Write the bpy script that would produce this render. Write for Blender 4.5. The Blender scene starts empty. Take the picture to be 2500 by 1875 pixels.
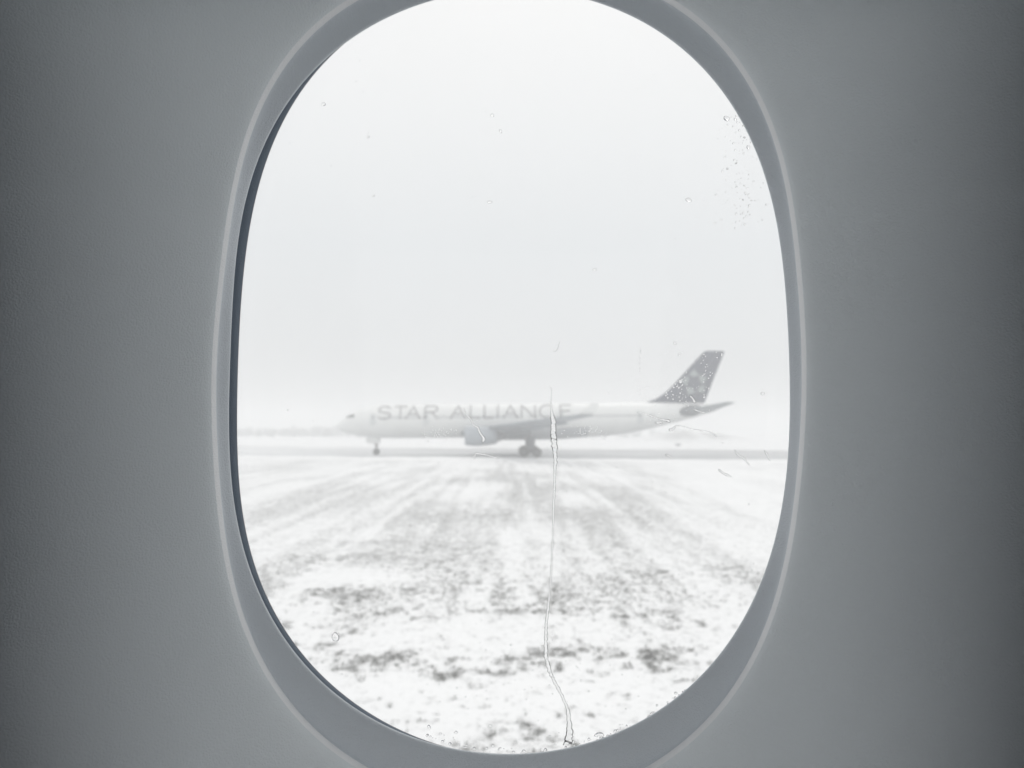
import bpy, math, random
import numpy as np
from mathutils import Vector, Matrix, Quaternion

random.seed(7)
rng = np.random.default_rng(7)
scene = bpy.context.scene
col = scene.collection
R = math.radians

# ------------------------------------------------------------------ camera, world, sun, exposure
F = 1962.0                       # focal length in units of a 2500 wide picture
CAM_H = 4.8
PITCH = math.atan((1042 - 937.5) / F)
ROLL = R(0.4)
cam_d = bpy.data.cameras.new('camera')
cam = bpy.data.objects.new('camera', cam_d)
col.objects.link(cam)
cam_d.sensor_width = 36.0
cam_d.lens = F / 2500.0 * 36.0
cam_d.clip_start = 0.01
cam_d.clip_end = 5000
cam_d.dof.use_dof = True
cam_d.dof.focus_distance = 0.455
cam_d.dof.aperture_fstop = cam_d.lens / 2.3
cam.matrix_world = Matrix.Translation((0, 0, CAM_H)) @ Matrix.Rotation(R(90) + PITCH, 4, 'X') @ Matrix.Rotation(ROLL, 4, 'Z')
scene.camera = cam
CM = cam.matrix_world.copy()
# frame of the cabin wall: origin on the wall plane straight out from the seat, u right, v up, w into the cabin
WALL_D = 0.42

world = bpy.data.worlds.new('World')
scene.world = world
world.use_nodes = True
nt = world.node_tree
nt.nodes.clear()
SUN_EL, SUN_ROT = R(58), R(20)
sky = nt.nodes.new('ShaderNodeTexSky'); sky.sky_type = 'NISHITA'; sky.sun_disc = False
sky.sun_elevation = SUN_EL; sky.sun_rotation = SUN_ROT; sky.air_density = 1; sky.dust_density = 6
hs = nt.nodes.new('ShaderNodeHueSaturation'); hs.inputs['Saturation'].default_value = 0.10
tc = nt.nodes.new('ShaderNodeTexCoord')
sep = nt.nodes.new('ShaderNodeSeparateXYZ')
ramp = nt.nodes.new('ShaderNodeValToRGB')           # a closed cloud deck, brighter overhead
ramp.color_ramp.elements[0].position = 0.0; ramp.color_ramp.elements[0].color = (0.825, 0.832, 0.838, 1)
ramp.color_ramp.elements[1].position = 0.50; ramp.color_ramp.elements[1].color = (1.05, 1.045, 1.04, 1)
_e = ramp.color_ramp.elements.new(0.22); _e.color = (0.865, 0.888, 0.905, 1)
cl = nt.nodes.new('ShaderNodeTexNoise'); cl.inputs['Scale'].default_value = 2.2; cl.inputs['Detail'].default_value = 3
clm = nt.nodes.new('ShaderNodeMapRange'); clm.inputs['To Min'].default_value = 0.975; clm.inputs['To Max'].default_value = 1.025
mul = nt.nodes.new('ShaderNodeMix'); mul.data_type = 'RGBA'; mul.blend_type = 'MULTIPLY'; mul.inputs['Factor'].default_value = 1
sc10 = nt.nodes.new('ShaderNodeVectorMath'); sc10.operation = 'SCALE'; sc10.inputs['Scale'].default_value = 9.5
mixs = nt.nodes.new('ShaderNodeMix'); mixs.data_type = 'RGBA'; mixs.inputs['Factor'].default_value = 0.93
bg = nt.nodes.new('ShaderNodeBackground'); bg.inputs['Strength'].default_value = 0.1
wo = nt.nodes.new('ShaderNodeOutputWorld')
L = nt.links.new
L(tc.outputs['Generated'], sep.inputs[0]); L(sep.outputs['Z'], ramp.inputs['Fac'])
L(tc.outputs['Generated'], cl.inputs['Vector']); L(cl.outputs['Fac'], clm.inputs['Value'])
L(ramp.outputs['Color'], mul.inputs['A']); L(clm.outputs[0], mul.inputs['B'])
L(mul.outputs['Result'], sc10.inputs[0])
L(sky.outputs['Color'], hs.inputs['Color'])
L(hs.outputs['Color'], mixs.inputs['A']); L(sc10.outputs[0], mixs.inputs['B'])
L(mixs.outputs['Result'], bg.inputs['Color']); L(bg.outputs[0], wo.inputs['Surface'])

sun_d = bpy.data.lights.new('sun', 'SUN'); sun_d.energy = 0.5; sun_d.angle = R(30); sun_d.color = (1, 0.98, 0.95)
sun = bpy.data.objects.new('sun', sun_d); col.objects.link(sun)
sd = Vector((math.sin(SUN_ROT) * math.cos(SUN_EL), math.cos(SUN_ROT) * math.cos(SUN_EL), math.sin(SUN_EL)))
sun.rotation_euler = sd.to_track_quat('Z', 'Y').to_euler()

scene.view_settings.view_transform = 'Standard'
scene.view_settings.look = 'None'
scene.view_settings.gamma = 1
scene.view_settings.exposure = 0.0
scene.view_settings.use_curve_mapping = False
cy = scene.cycles
cy.use_denoising = True
cy.max_bounces = 12; cy.diffuse_bounces = 4; cy.glossy_bounces = 4; cy.transmission_bounces = 10
cy.transparent_max_bounces = 12; cy.volume_bounces = 3
cy.caustics_reflective = False; cy.caustics_refractive = True

# ------------------------------------------------------------------ helpers
def px(x, y, depth):
    """point `depth` metres out along the viewing axis that a 2500x1875 print shows at x, y"""
    return CM @ Vector(((x - 1250) / F * depth, -(y - 937.5) / F * depth, -depth))

def uvw(u, v, w):
    return CM @ Vector((u, v, -(WALL_D - w)))

def obj(name, verts, faces, mat=None, parent=None, smooth=False, mats=None, fmat=None):
    me = bpy.data.meshes.new(name)
    me.from_pydata([tuple(v) for v in verts], [], faces)
    me.update()
    if mat: me.materials.append(mat)
    if smooth: me.polygons.foreach_set('use_smooth', [True] * len(me.polygons))
    o = bpy.data.objects.new(name, me)
    col.objects.link(o)
    if parent: o.parent = parent
    return o

def empty(name, loc=(0, 0, 0)):
    o = bpy.data.objects.new(name, None); col.objects.link(o)
    o.empty_display_size = 0.2
    o.location = loc
    return o

def tag(o, label=None, cat=None, group=None, kind=None):
    if label: o['label'] = label
    if cat: o['category'] = cat
    if group: o['group'] = group
    if kind: o['kind'] = kind
    return o

def mat(name, color, rough=0.5, noise=0.0, nscale=5.0, spec=0.5, bump=0.0, bscale=200.0, metal=0.0, coat=0.0):
    m = bpy.data.materials.new(name); m.use_nodes = True
    n = m.node_tree; b = n.nodes['Principled BSDF']
    b.inputs['Roughness'].default_value = rough
    b.inputs['Specular IOR Level'].default_value = spec
    b.inputs['Metallic'].default_value = metal
    b.inputs['Coat Weight'].default_value = coat
    b.inputs['Base Color'].default_value = (*color, 1)
    t = n.nodes.new('ShaderNodeTexCoord')
    if noise:
        x = n.nodes.new('ShaderNodeTexNoise'); x.inputs['Scale'].default_value = nscale; x.inputs['Detail'].default_value = 6
        mr = n.nodes.new('ShaderNodeMapRange'); mr.inputs['From Min'].default_value = 0.25; mr.inputs['From Max'].default_value = 0.75
        mr.inputs['To Min'].default_value = 1 - noise; mr.inputs['To Max'].default_value = 1 + noise
        mx = n.nodes.new('ShaderNodeMix'); mx.data_type = 'RGBA'; mx.blend_type = 'MULTIPLY'; mx.inputs['Factor'].default_value = 1
        mx.inputs['A'].default_value = (*color, 1)
        n.links.new(t.outputs['Object'], x.inputs['Vector']); n.links.new(x.outputs['Fac'], mr.inputs['Value'])
        n.links.new(mr.outputs[0], mx.inputs['B']); n.links.new(mx.outputs['Result'], b.inputs['Base Color'])
    if bump:
        x = n.nodes.new('ShaderNodeTexNoise'); x.inputs['Scale'].default_value = bscale; x.inputs['Detail'].default_value = 3
        bp = n.nodes.new('ShaderNodeBump'); bp.inputs['Strength'].default_value = bump; bp.inputs['Distance'].default_value = 0.001
        n.links.new(t.outputs['Object'], x.inputs['Vector']); n.links.new(x.outputs['Fac'], bp.inputs['Height'])
        n.links.new(bp.outputs[0], b.inputs['Normal'])
    return m

def vnoise(x, y, seed=0):
    """smooth value noise, numpy arrays in metres"""
    xi = np.floor(x).astype(np.int64); yi = np.floor(y).astype(np.int64)
    fx = x - xi; fy = y - yi
    fx = fx * fx * (3 - 2 * fx); fy = fy * fy * (3 - 2 * fy)
    def h(a, b):
        n = (a * 374761393 + b * 668265263 + seed * 1442695041) & 0xffffffff
        n = ((n ^ (n >> 13)) * 1274126177) & 0xffffffff
        return ((n ^ (n >> 16)) & 0xffff) / 65535.0
    return (h(xi, yi) * (1 - fx) + h(xi + 1, yi) * fx) * (1 - fy) + (h(xi, yi + 1) * (1 - fx) + h(xi + 1, yi + 1) * fx) * fy

def fbm(x, y, seed=0, octs=4):
    s = 0; a = 0.5; t = 0
    for k in range(octs):
        s = s + a * vnoise(x * 2 ** k + 17.3 * k, y * 2 ** k - 9.1 * k, seed + k); t += a; a *= 0.5
    return s / t

def smooth01(a, b, x):
    t = np.clip((x - a) / (b - a), 0, 1); return t * t * (3 - 2 * t)

# ------------------------------------------------------------------ ground
TAX0, TAX1 = 121.0, 178.0        # near and far edge of the taxiway

def near_edge(x):
    return TAX0 + 1.6 * (fbm(x / 14.0, x * 0 + 3.3, 41, 3) - 0.5) * 2 - x * 0.05
def far_edge(x):
    return TAX1 + 5.0 * (fbm(x / 20.0, x * 0 + 8.3, 51, 3) - 0.5) * 2

def ground_z(x, y):
    z = 0.10 * (fbm(x / 3.0, y / 3.0, 1, 3) - 0.5) + 0.05 * (fbm(x / 0.5, y / 0.5, 5, 3) - 0.5)
    fur = fbm(x / 1.7 + 0.2 * fbm(x / 9, y / 25, 3, 2), y / 40.0, 11, 3) - 0.5      # mowing and plough rows running away
    z = z + 0.16 * fur
    on = smooth01(near_edge(x) - 3, near_edge(x) - 0.5, y) * (1 - smooth01(far_edge(x), far_edge(x) + 3, y))
    z = z * (1 - on) - 0.10 * on
    # snow verge thrown up along both edges
    z = z + 0.28 * np.exp(-((y - (near_edge(x) - 2.6)) / 1.4) ** 2) * (0.6 + 0.8 * fbm(x / 5, x * 0, 71, 2))
    z = z + 0.5 * np.exp(-((y - (far_edge(x) + 6)) / 4) ** 2) * (0.4 + 0.8 * fbm(x / 9, x * 0, 72, 2))
    # low embankment beyond the taxiway, under the tail
    z = z + 3.8 * np.exp(-((x - 58) / 18) ** 2 - ((y - 262) / 22) ** 2)
    z = z + 2.2 * np.exp(-((x - 110) / 34) ** 2 - ((y - 300) / 34) ** 2)
    return z

def bare(x, y):
    """how thin the snow lies: 0 covered, 1 grass through"""
    fur = fbm(x / 1.5 + 0.3 * fbm(x / 9, y / 25, 3, 2), y / 30.0, 11, 3)
    n2 = fbm(x / 4.5, y / 9.0, 21, 4); n3 = fbm(x / 0.26, y / 0.36, 31, 3); n4 = fbm(x / 1.4, y / 1.4, 33, 3)
    mid = smooth01(14, 27, y) * (1 - 0.15 * smooth01(70, 118, y))
    side = 1 - 0.50 * smooth01(4.0, 18.0, x - 0.04 * y)
    m = 0.26 + 0.26 * (n2 - 0.5) * 2 - 0.04 * smooth01(30, 60, y)
    fr2 = fbm(x / 0.62 + 0.5 * fbm(x / 6, y / 18, 4, 2), y / 11.0, 61, 3)
    m = m + mid * side * (0.14 + 0.50 * smooth01(0.34, 0.68, fur * 0.45 + fr2 * 0.40 + n2 * 0.15)) * (0.72 + 0.4 * np.exp(-((x - 0.02 * y) / (0.16 * y + 1)) ** 2))
    m = m + smooth01(0.55, 0.75, n3 * 0.65 + n4 * 0.35) * 0.50 * (1 - 0.6 * smooth01(20, 40, y))                                # odd clods everywhere
    def band(yc, wid, amt, x0=-99, x1=99):
        f = np.exp(-((y - yc - 0.25 * np.sin(x * 0.7)) / wid) ** 2) * smooth01(x0 - 0.6, x0 + 0.6, x) * (1 - smooth01(x1 - 0.6, x1 + 0.6, x))
        return amt * f * smooth01(0.34, 0.60, n3 * 0.6 + n4 * 0.4)
    m = m + band(17.0, 0.7, 0.72, -3.6, 5.4) + band(16.0, 0.3, 0.6, -1.5, 3) + band(21.0, 0.3, 0.8, -0.6, 2.2) + band(12.2, 0.3, 0.45)
    m = m + band(23.0, 0.8, 0.55, -5.6, -3.8) + band(29.5, 0.7, 0.8, -7.4, -3.8) + band(33.0, 0.9, 0.25, -9, 3) + band(44.0, 1.6, 0.2, -6, 8)
    clear = np.exp(-((x + 4.8) / 2.2) ** 2 - ((y - 26.0) / 1.6) ** 2)
    m = m - 0.6 * clear
    ver = np.exp(-((y - (near_edge(x) - 3.6)) / 3.2) ** 2)
    m = m * (1 - 0.7 * ver)
    emb = np.exp(-((x - 57) / 16) ** 2 - ((y - 250) / 16) ** 2)
    far = smooth01(far_edge(x) + 1, far_edge(x) + 6, y)
    m = m * (1 - far) + far * np.clip(0.12 * n2 + 1.1 * emb * smooth01(0.25, 0.55, n2 + 0.1), 0, 1)
    return np.clip(m, 0, 1)

xs = np.concatenate([-np.geomspace(18, 1380, 90)[::-1], np.linspace(-18, 18, 401)[1:-1], np.geomspace(18, 1380, 90)])
ys = np.concatenate([np.linspace(-40, 8, 12)[:-1], 8 * np.exp(np.linspace(0, math.log(120 / 8.0), 520))[:-1], np.linspace(120, 190, 60)[:-1], np.geomspace(190, 1380, 130)])
X, Y = np.meshgrid(xs, ys)
Z = ground_z(X, Y)
nx, ny = len(xs), len(ys)
V = np.stack([X.ravel(), Y.ravel(), Z.ravel()], 1)
i = np.arange(nx - 1)[None, :] + (np.arange(ny - 1) * nx)[:, None]
Fq = np.stack([i, i + 1, i + 1 + nx, i + nx], -1).reshape(-1, 4)
me = bpy.data.meshes.new('snow_field')
me.vertices.add(len(V)); me.vertices.foreach_set('co', V.ravel())
me.loops.add(Fq.size); me.loops.foreach_set('vertex_index', Fq.ravel())
me.polygons.add(len(Fq)); me.polygons.foreach_set('loop_start', np.arange(0, Fq.size, 4)); me.polygons.foreach_set('loop_total', np.full(len(Fq), 4))
me.update(calc_edges=True)
me.polygons.foreach_set('use_smooth', [True] * len(Fq))
at = me.attributes.new('thin_snow', 'FLOAT', 'POINT'); at.data.foreach_set('value', bare(X, Y).ravel())
field = bpy.data.objects.new('snow_field', me); col.objects.link(field)
tag(field, kind='structure')

def snow_material():
    m = bpy.data.materials.new('snow'); m.use_nodes = True
    n = m.node_tree; b = n.nodes['Principled BSDF']; lk = n.links.new
    b.inputs['Roughness'].default_value = 0.75; b.inputs['Specular IOR Level'].default_value = 0.25
    tcn = n.nodes.new('ShaderNodeTexCoord')
    a = n.nodes.new('ShaderNodeAttribute'); a.attribute_name = 'thin_snow'
    nz = n.nodes.new('ShaderNodeTexNoise'); nz.inputs['Scale'].default_value = 5.5; nz.inputs['Detail'].default_value = 9; nz.inputs['Roughness'].default_value = 0.68
    lk(tcn.outputs['Object'], nz.inputs['Vector'])
    add = n.nodes.new('ShaderNodeMath'); add.operation = 'ADD'
    nf = n.nodes.new('ShaderNodeTexNoise'); nf.inputs['Scale'].default_value = 13.0; nf.inputs['Detail'].default_value = 5; nf.inputs['Roughness'].default_value = 0.6
    lk(tcn.outputs['Object'], nf.inputs['Vector'])
    mf = n.nodes.new('ShaderNodeMapRange'); mf.inputs['From Min'].default_value = 0.3; mf.inputs['From Max'].default_value = 0.7; mf.inputs['To Min'].default_value = -0.42; mf.inputs['To Max'].default_value = 0.42; mf.clamp = False
    lk(nf.outputs['Fac'], mf.inputs['Value'])
    add2 = n.nodes.new('ShaderNodeMath'); add2.operation = 'ADD'
    mr0 = n.nodes.new('ShaderNodeMapRange'); mr0.inputs['From Min'].default_value = 0.3; mr0.inputs['From Max'].default_value = 0.7; mr0.inputs['To Min'].default_value = -0.62; mr0.inputs['To Max'].default_value = 0.62; mr0.clamp = False
    lk(nz.outputs['Fac'], mr0.inputs['Value'])
    lk(a.outputs['Fac'], add.inputs[0]); lk(mr0.outputs[0], add.inputs[1]); lk(add.outputs[0], add2.inputs[0]); lk(mf.outputs[0], add2.inputs[1])
    mr = n.nodes.new('ShaderNodeMapRange'); mr.interpolation_type = 'SMOOTHSTEP'
    mr.inputs['From Min'].default_value = 0.34; mr.inputs['From Max'].default_value = 1.45
    ng_ = n.nodes.new('ShaderNodeTexNoise'); ng_.inputs['Scale'].default_value = 1.7; ng_.inputs['Detail'].default_value = 7; ng_.inputs['Roughness'].default_value = 0.72
    lk(tcn.outputs['Object'], ng_.inputs['Vector'])
    mg_ = n.nodes.new('ShaderNodeMapRange'); mg_.inputs['From Min'].default_value = 0.3; mg_.inputs['From Max'].default_value = 0.7; mg_.inputs['To Min'].default_value = -0.42; mg_.inputs['To Max'].default_value = 0.42; mg_.clamp = False
    lk(ng_.outputs['Fac'], mg_.inputs['Value'])
    add3 = n.nodes.new('ShaderNodeMath'); add3.operation = 'ADD'; lk(add2.outputs[0], add3.inputs[0]); lk(mg_.outputs[0], add3.inputs[1])
    lk(add3.outputs[0], mr.inputs['Value'])
    n2 = n.nodes.new('ShaderNodeTexNoise'); n2.inputs['Scale'].default_value = 30.0; n2.inputs['Detail'].default_value = 4
    lk(tcn.outputs['Object'], n2.inputs['Vector'])
    gr = n.nodes.new('ShaderNodeValToRGB')
    gr.color_ramp.elements[0].position = 0.3; gr.color_ramp.elements[0].color = (0.20, 0.20, 0.195, 1)
    gr.color_ramp.elements[1].position = 0.7; gr.color_ramp.elements[1].color = (0.36, 0.365, 0.36, 1)
    lk(n2.outputs['Fac'], gr.inputs['Fac'])
    mx = n.nodes.new('ShaderNodeMix'); mx.data_type = 'RGBA'
    mx.inputs['A'].default_value = (0.90, 0.905, 0.91, 1)
    lk(mr.outputs[0], mx.inputs['Factor']); lk(gr.outputs['Color'], mx.inputs['B'])
    lk(mx.outputs['Result'], b.inputs['Base Color'])
    bp = n.nodes.new('ShaderNodeBump'); bp.inputs['Strength'].default_value = 0.5; bp.inputs['Distance'].default_value = 0.03
    lk(nz.outputs['Fac'], bp.inputs['Height']); lk(bp.outputs[0], b.inputs['Normal'])
    return m
me.materials.append(snow_material())

# taxiway: a strip of wet, slushy concrete lying in the cleared bed
def taxiway_material():
    m = bpy.data.materials.new('slushy concrete'); m.use_nodes = True
    n = m.node_tree; b = n.nodes['Principled BSDF']; lk = n.links.new
    b.inputs['Roughness'].default_value = 0.6
    tcn = n.nodes.new('ShaderNodeTexCoord'); mp = n.nodes.new('ShaderNodeMapping'); mp.inputs['Scale'].default_value = (0.035, 0.22, 1)
    nz = n.nodes.new('ShaderNodeTexNoise'); nz.inputs['Scale'].default_value = 1; nz.inputs['Detail'].default_value = 8; nz.inputs['Roughness'].default_value = 0.65
    lk(tcn.outputs['Object'], mp.inputs['Vector']); lk(mp.outputs[0], nz.inputs['Vector'])
    sp = n.nodes.new('ShaderNodeSeparateXYZ'); lk(tcn.outputs['Object'], sp.inputs[0])
    mrx = n.nodes.new('ShaderNodeMapRange'); mrx.inputs['From Min'].default_value = -45; mrx.inputs['From Max'].default_value = -12
    mrx.inputs['To Min'].default_value = 0.26; mrx.inputs['To Max'].default_value = 0.0      # more snow left lying further west
    lk(sp.outputs['X'], mrx.inputs['Value'])
    ad = n.nodes.new('ShaderNodeMath'); ad.operation = 'ADD'; lk(nz.outputs['Fac'], ad.inputs[0]); lk(mrx.outputs[0], ad.inputs[1])
    cr = n.nodes.new('ShaderNodeValToRGB')
    cr.color_ramp.elements[0].position = 0.38; cr.color_ramp.elements[0].color = (0.33, 0.34, 0.35, 1)
    cr.color_ramp.elements[1].position = 0.86; cr.color_ramp.elements[1].color = (0.82, 0.83, 0.84, 1)
    lk(ad.outputs[0], cr.inputs['Fac']); lk(cr.outputs['Color'], b.inputs['Base Color'])
    return m
tx = np.concatenate([np.linspace(-600, -90, 40)[:-1], np.linspace(-90, 90, 181), np.linspace(90, 600, 40)[1:]])
tv = []; tf = []
NT = 14
for q in tx:
    a_ = float(near_edge(np.array([q]))[0]) - 1.0; b_ = float(far_edge(np.array([q]))[0]) + 1.0
    for k in range(NT + 1):
        tv.append((q, a_ + (b_ - a_) * k / NT, -0.035))
for q in range(len(tx) - 1):
    for k in range(NT):
        p = q * (NT + 1) + k
        tf.append((p, p + NT + 1, p + NT + 2, p + 1))
tag(obj('taxiway', tv, tf, taxiway_material()), kind='structure')

# ------------------------------------------------------------------ haze
hz = bpy.data.materials.new('winter haze'); hz.use_nodes = True
hn = hz.node_tree; hn.nodes.clear()
pv = hn.nodes.new('ShaderNodeVolumePrincipled'); ho = hn.nodes.new('ShaderNodeOutputMaterial')
pv.inputs['Color'].default_value = (0.98, 0.983, 0.986, 1); pv.inputs['Density'].default_value = 0.0038
pv.inputs['Anisotropy'].default_value = 0.2
hn.links.new(pv.outputs[0], ho.inputs['Volume'])
def box(x0, x1, y0, y1, z0, z1):
    v = [(x0, y0, z0), (x1, y0, z0), (x1, y1, z0), (x0, y1, z0), (x0, y0, z1), (x1, y0, z1), (x1, y1, z1), (x0, y1, z1)]
    f = [(0, 3, 2, 1), (4, 5, 6, 7), (0, 1, 5, 4), (1, 2, 6, 5), (2, 3, 7, 6), (3, 0, 4, 7)]
    return v, f
tag(obj('haze', *box(-1400, 1400, -60, 1400, -1.5, 20), hz), kind='stuff')

# ------------------------------------------------------------------ far wood, a mass in the mist
def far_wood():
    vs = []; fs = []
    r = np.random.default_rng(3)
    for k in range(560):
        x = r.uniform(-190, 80); y = r.uniform(330, 395)
        if x > 10 and r.random() < 0.6: continue
        h = r.uniform(3.0, 8.0) * (0.8 + 0.4 * math.sin(x * 0.021 + 1)) * (1.0 if x < 0 else 0.62)
        w = h * r.uniform(0.25, 0.4)
        tz = 0.0
        c0 = len(vs)                                  # trunk
        for a in range(4):
            vs.append((x + 0.18 * math.cos(a * 1.57), y + 0.18 * math.sin(a * 1.57), tz - 0.3))
        vs.append((x, y, h * 0.9))
        fs += [(c0 + a, c0 + (a + 1) % 4, c0 + 4) for a in range(4)]
        for q in range(26):                           # clumps of twigs
            t = r.uniform(0.25, 1.0)
            rr = w * math.sqrt(max(0.05, 1 - (t - 0.5) ** 2 * 3.6)) * r.uniform(0.2, 1)
            a = r.uniform(0, 6.28)
            c = Vector((x + rr * math.cos(a), y + rr * math.sin(a), tz + h * t))
            s = r.uniform(0.35, 0.8)
            c0 = len(vs)
            for _ in range(3):
                vs.append(c + Vector(r.normal(0, s, 3)))
            fs.append((c0, c0 + 1, c0 + 2))
    o = obj('far_wood', vs, fs, mat('frosted twigs', (0.64, 0.65, 0.65), 0.9, 0.3, 0.4))
    tag(o, 'low grey line of frosted bare trees fading into the mist beyond the taxiway', 'wood', kind='stuff')
far_wood()

# grass tufts poking through the snow in the nearer field
def grass_tufts():
    r = np.random.default_rng(12)
    N = 160000
    gx = r.uniform(-11, 11, N); gy = r.uniform(10.5, 33, N)
    m = bare(gx, gy)
    keep = (r.random(N) < np.clip((m - 0.36) * 0.55 + 0.008, 0, 1) * (1 - smooth01(16.5, 33, gy)) ** 1.5) & (np.abs(gx) < 0.5 * gy)
    gx = gx[keep][:13000]; gy = gy[keep][:13000]
    gz = ground_z(gx, gy)
    vs = []; fs = []
    for x, y, z in zip(gx, gy, gz):
        for b in range(7):
            a = r.uniform(0, 6.28); ln = r.uniform(0.03, 0.09) ; lean = r.uniform(0.02, 0.08)
            bx, by = x + r.normal(0, 0.03), y + r.normal(0, 0.03)
            wx, wy = 0.007 * math.cos(a + 1.57), 0.007 * math.sin(a + 1.57)
            c0 = len(vs)
            vs += [(bx - wx, by - wy, z - 0.01), (bx + wx, by + wy, z - 0.01), (bx + lean * math.cos(a), by + lean * math.sin(a), z + ln)]
            fs.append((c0, c0 + 1, c0 + 2))
    o = obj('grass_tufts', vs, fs, mat('winter grass', (0.24, 0.24, 0.23), 0.9, 0.3, 3))
    tag(o, 'short dull grass poking through thin snow in the nearer field', 'grass', kind='stuff')
grass_tufts()

# small frangible taxiway marker box across the taxiway, under the tail
mk = empty('taxiway_marker', (40.5, 196.0, 0.15))
mdark = mat('weathered dark metal', (0.16, 0.16, 0.17), 0.6, 0.2, 3)
def rbox(x0, x1, y0, y1, z0, z1, r=0.05):
    v = []; f = []
    for (z, s) in ((z0, 0), (z0 + r, r), (z1 - r, r), (z1, 0)):
        e = r - s
        pts = [(x0 + e, y0 + e), (x1 - e, y0 + e), (x1 - e, y1 - e), (x0 + e, y1 - e)]
        v += [(a, b, z) for a, b in pts]
    for k in range(3):
        for a in range(4):
            f.append((k * 4 + a, k * 4 + (a + 1) % 4, k * 4 + 4 + (a + 1) % 4, k * 4 + 4 + a))
    f += [(3, 2, 1, 0), (12, 13, 14, 15)]
    return v, f
obj('sign_box', *rbox(-0.6, 0.6, -0.12, 0.12, 0.35, 0.85, 0.06), mdark, mk)
for sx in (-0.4, 0.4):
    obj('leg', *rbox(sx - 0.04, sx + 0.04, -0.04, 0.04, -0.3, 0.37, 0.01), mdark, mk)
tag(mk, 'small dark box sign standing in the snow beyond the taxiway under the tail', 'sign')

# ------------------------------------------------------------------ the airliner
NX, PY = -29.1, 134.0            # nose station and centreline
white = mat('aircraft white paint', (0.87, 0.88, 0.87), 0.35, 0.04, 0.5, coat=0.2)
belly_grey = mat('belly grey paint', (0.52, 0.54, 0.57), 0.4, 0.08, 0.6)
wing_grey = mat('wing grey paint', (0.30, 0.33, 0.36), 0.4, 0.08, 0.6)
nacelle_m = mat('nacelle blue grey paint', (0.33, 0.37, 0.41), 0.35, 0.06, 0.8)
steel = mat('bare metal lip', (0.5, 0.52, 0.54), 0.3, metal=0.7)
black = mat('airline tail black', (0.015, 0.024, 0.070), 0.4, 0.1, 0.3)
ink = mat('lettering grey', (0.33, 0.325, 0.33), 0.5)
glassdark = mat('cockpit glass', (0.03, 0.04, 0.04), 0.08)
tyre = mat('tyre rubber', (0.02, 0.02, 0.022), 0.85)
rim_m = mat('grimy gear metal', (0.10, 0.10, 0.11), 0.6)
dark_metal = mat('exposed dark panel', (0.13, 0.14, 0.16), 0.5, 0.1, 1)
pale = mat('emblem silver', (0.30, 0.35, 0.35), 0.4)

plane = empty('airliner', (NX, PY, 0))
tag(plane, 'long white twin engined airliner with dark star tail taxiing across the snow', 'airplane')

def P(s, lat, z):                # s from the nose aft, lat towards this side negative y, local to the airliner
    return (s, lat, z)

ST = [(0.0, -0.78, .04), (0.12, -0.77, .32), (0.4, -0.74, .62), (0.9, -0.64, .98), (1.6, -0.50, 1.36), (2.5, -0.34, 1.72), (3.4, -0.20, 2.05),
      (4.6, -0.08, 2.36), (6.0, 0, 2.60), (7.6, 0, 2.76), (9.5, 0, 2.82), (15, 0, 2.82), (22, 0, 2.82), (30, 0, 2.82), (38, 0, 2.82), (42, 0.0, 2.82),
      (45, 0.05, 2.76), (48, .22, 2.58), (51, .48, 2.30), (54, .80, 1.95), (57, 1.14, 1.55), (59.5, 1.42, 1.18), (61.5, 1.64, .86), (63, 1.80, .52), (63.7, 1.88, .26)]
def base_z(s): return 5.55 + 0.0155 * (s - 8)
sta_s = np.array([a[0] for a in ST]); sta_c = np.array([a[1] for a in ST]); sta_r = np.array([a[2] for a in ST])
def fus(s):
    return base_z(s) + float(np.interp(s, sta_s, sta_c)), float(np.interp(s, sta_s, sta_r))
NS = 48
v = []; f = []
ss = sorted(set(list(sta_s) + list(np.linspace(10, 42, 17))))
for s in ss:
    c, r = fus(s)
    for k in range(NS):
        a = 2 * math.pi * k / NS
        v.append(P(s, r * math.cos(a), c + r * math.sin(a)))
for q in range(len(ss) - 1):
    for k in range(NS):
        f.append((q * NS + k, q * NS + (k + 1) % NS, (q + 1) * NS + (k + 1) % NS, (q + 1) * NS + k))
f.append(tuple(range(NS))[::-1]); f.append(tuple((len(ss) - 1) * NS + k for k in range(NS)))
f = [tuple(reversed(q)) for q in f]
fusel = obj('fuselage', v, f, white, plane, True)

def patch(name, outline_cells, m, parent, off=0.012):
    """small patches laid on the port side skin: list of (s0,s1,z0,z1) rectangles of height offsets from the centreline"""
    v = []; f = []
    for (s0, s1, z0, z1) in outline_cells:
        n = 4; c0 = len(v)
        for a in range(n + 1):
            for b in range(n + 1):
                s = s0 + (s1 - s0) * a / n; dz = z0 + (z1 - z0) * b / n
                c, r = fus(s)
                dd = dz + (base_z(s) - c)
                v.append(P(s, -math.sqrt(max((r + off) ** 2 - dd * dd, 0.0001)), base_z(s) + dz))
        for a in range(n):
            for b in range(n):
                p = c0 + a * (n + 1) + b
                f.append((p, p + n + 1, p + n + 2, p + 1))
    return obj(name, v, f, m, parent, True)

def mirror_patch(name, cells, m, parent, off=0.012):
    o = patch(name, cells, m, parent, off)
    me = o.data
    for q in me.vertices: q.co.y = -q.co.y
    me.flip_normals()
    return o

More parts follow.
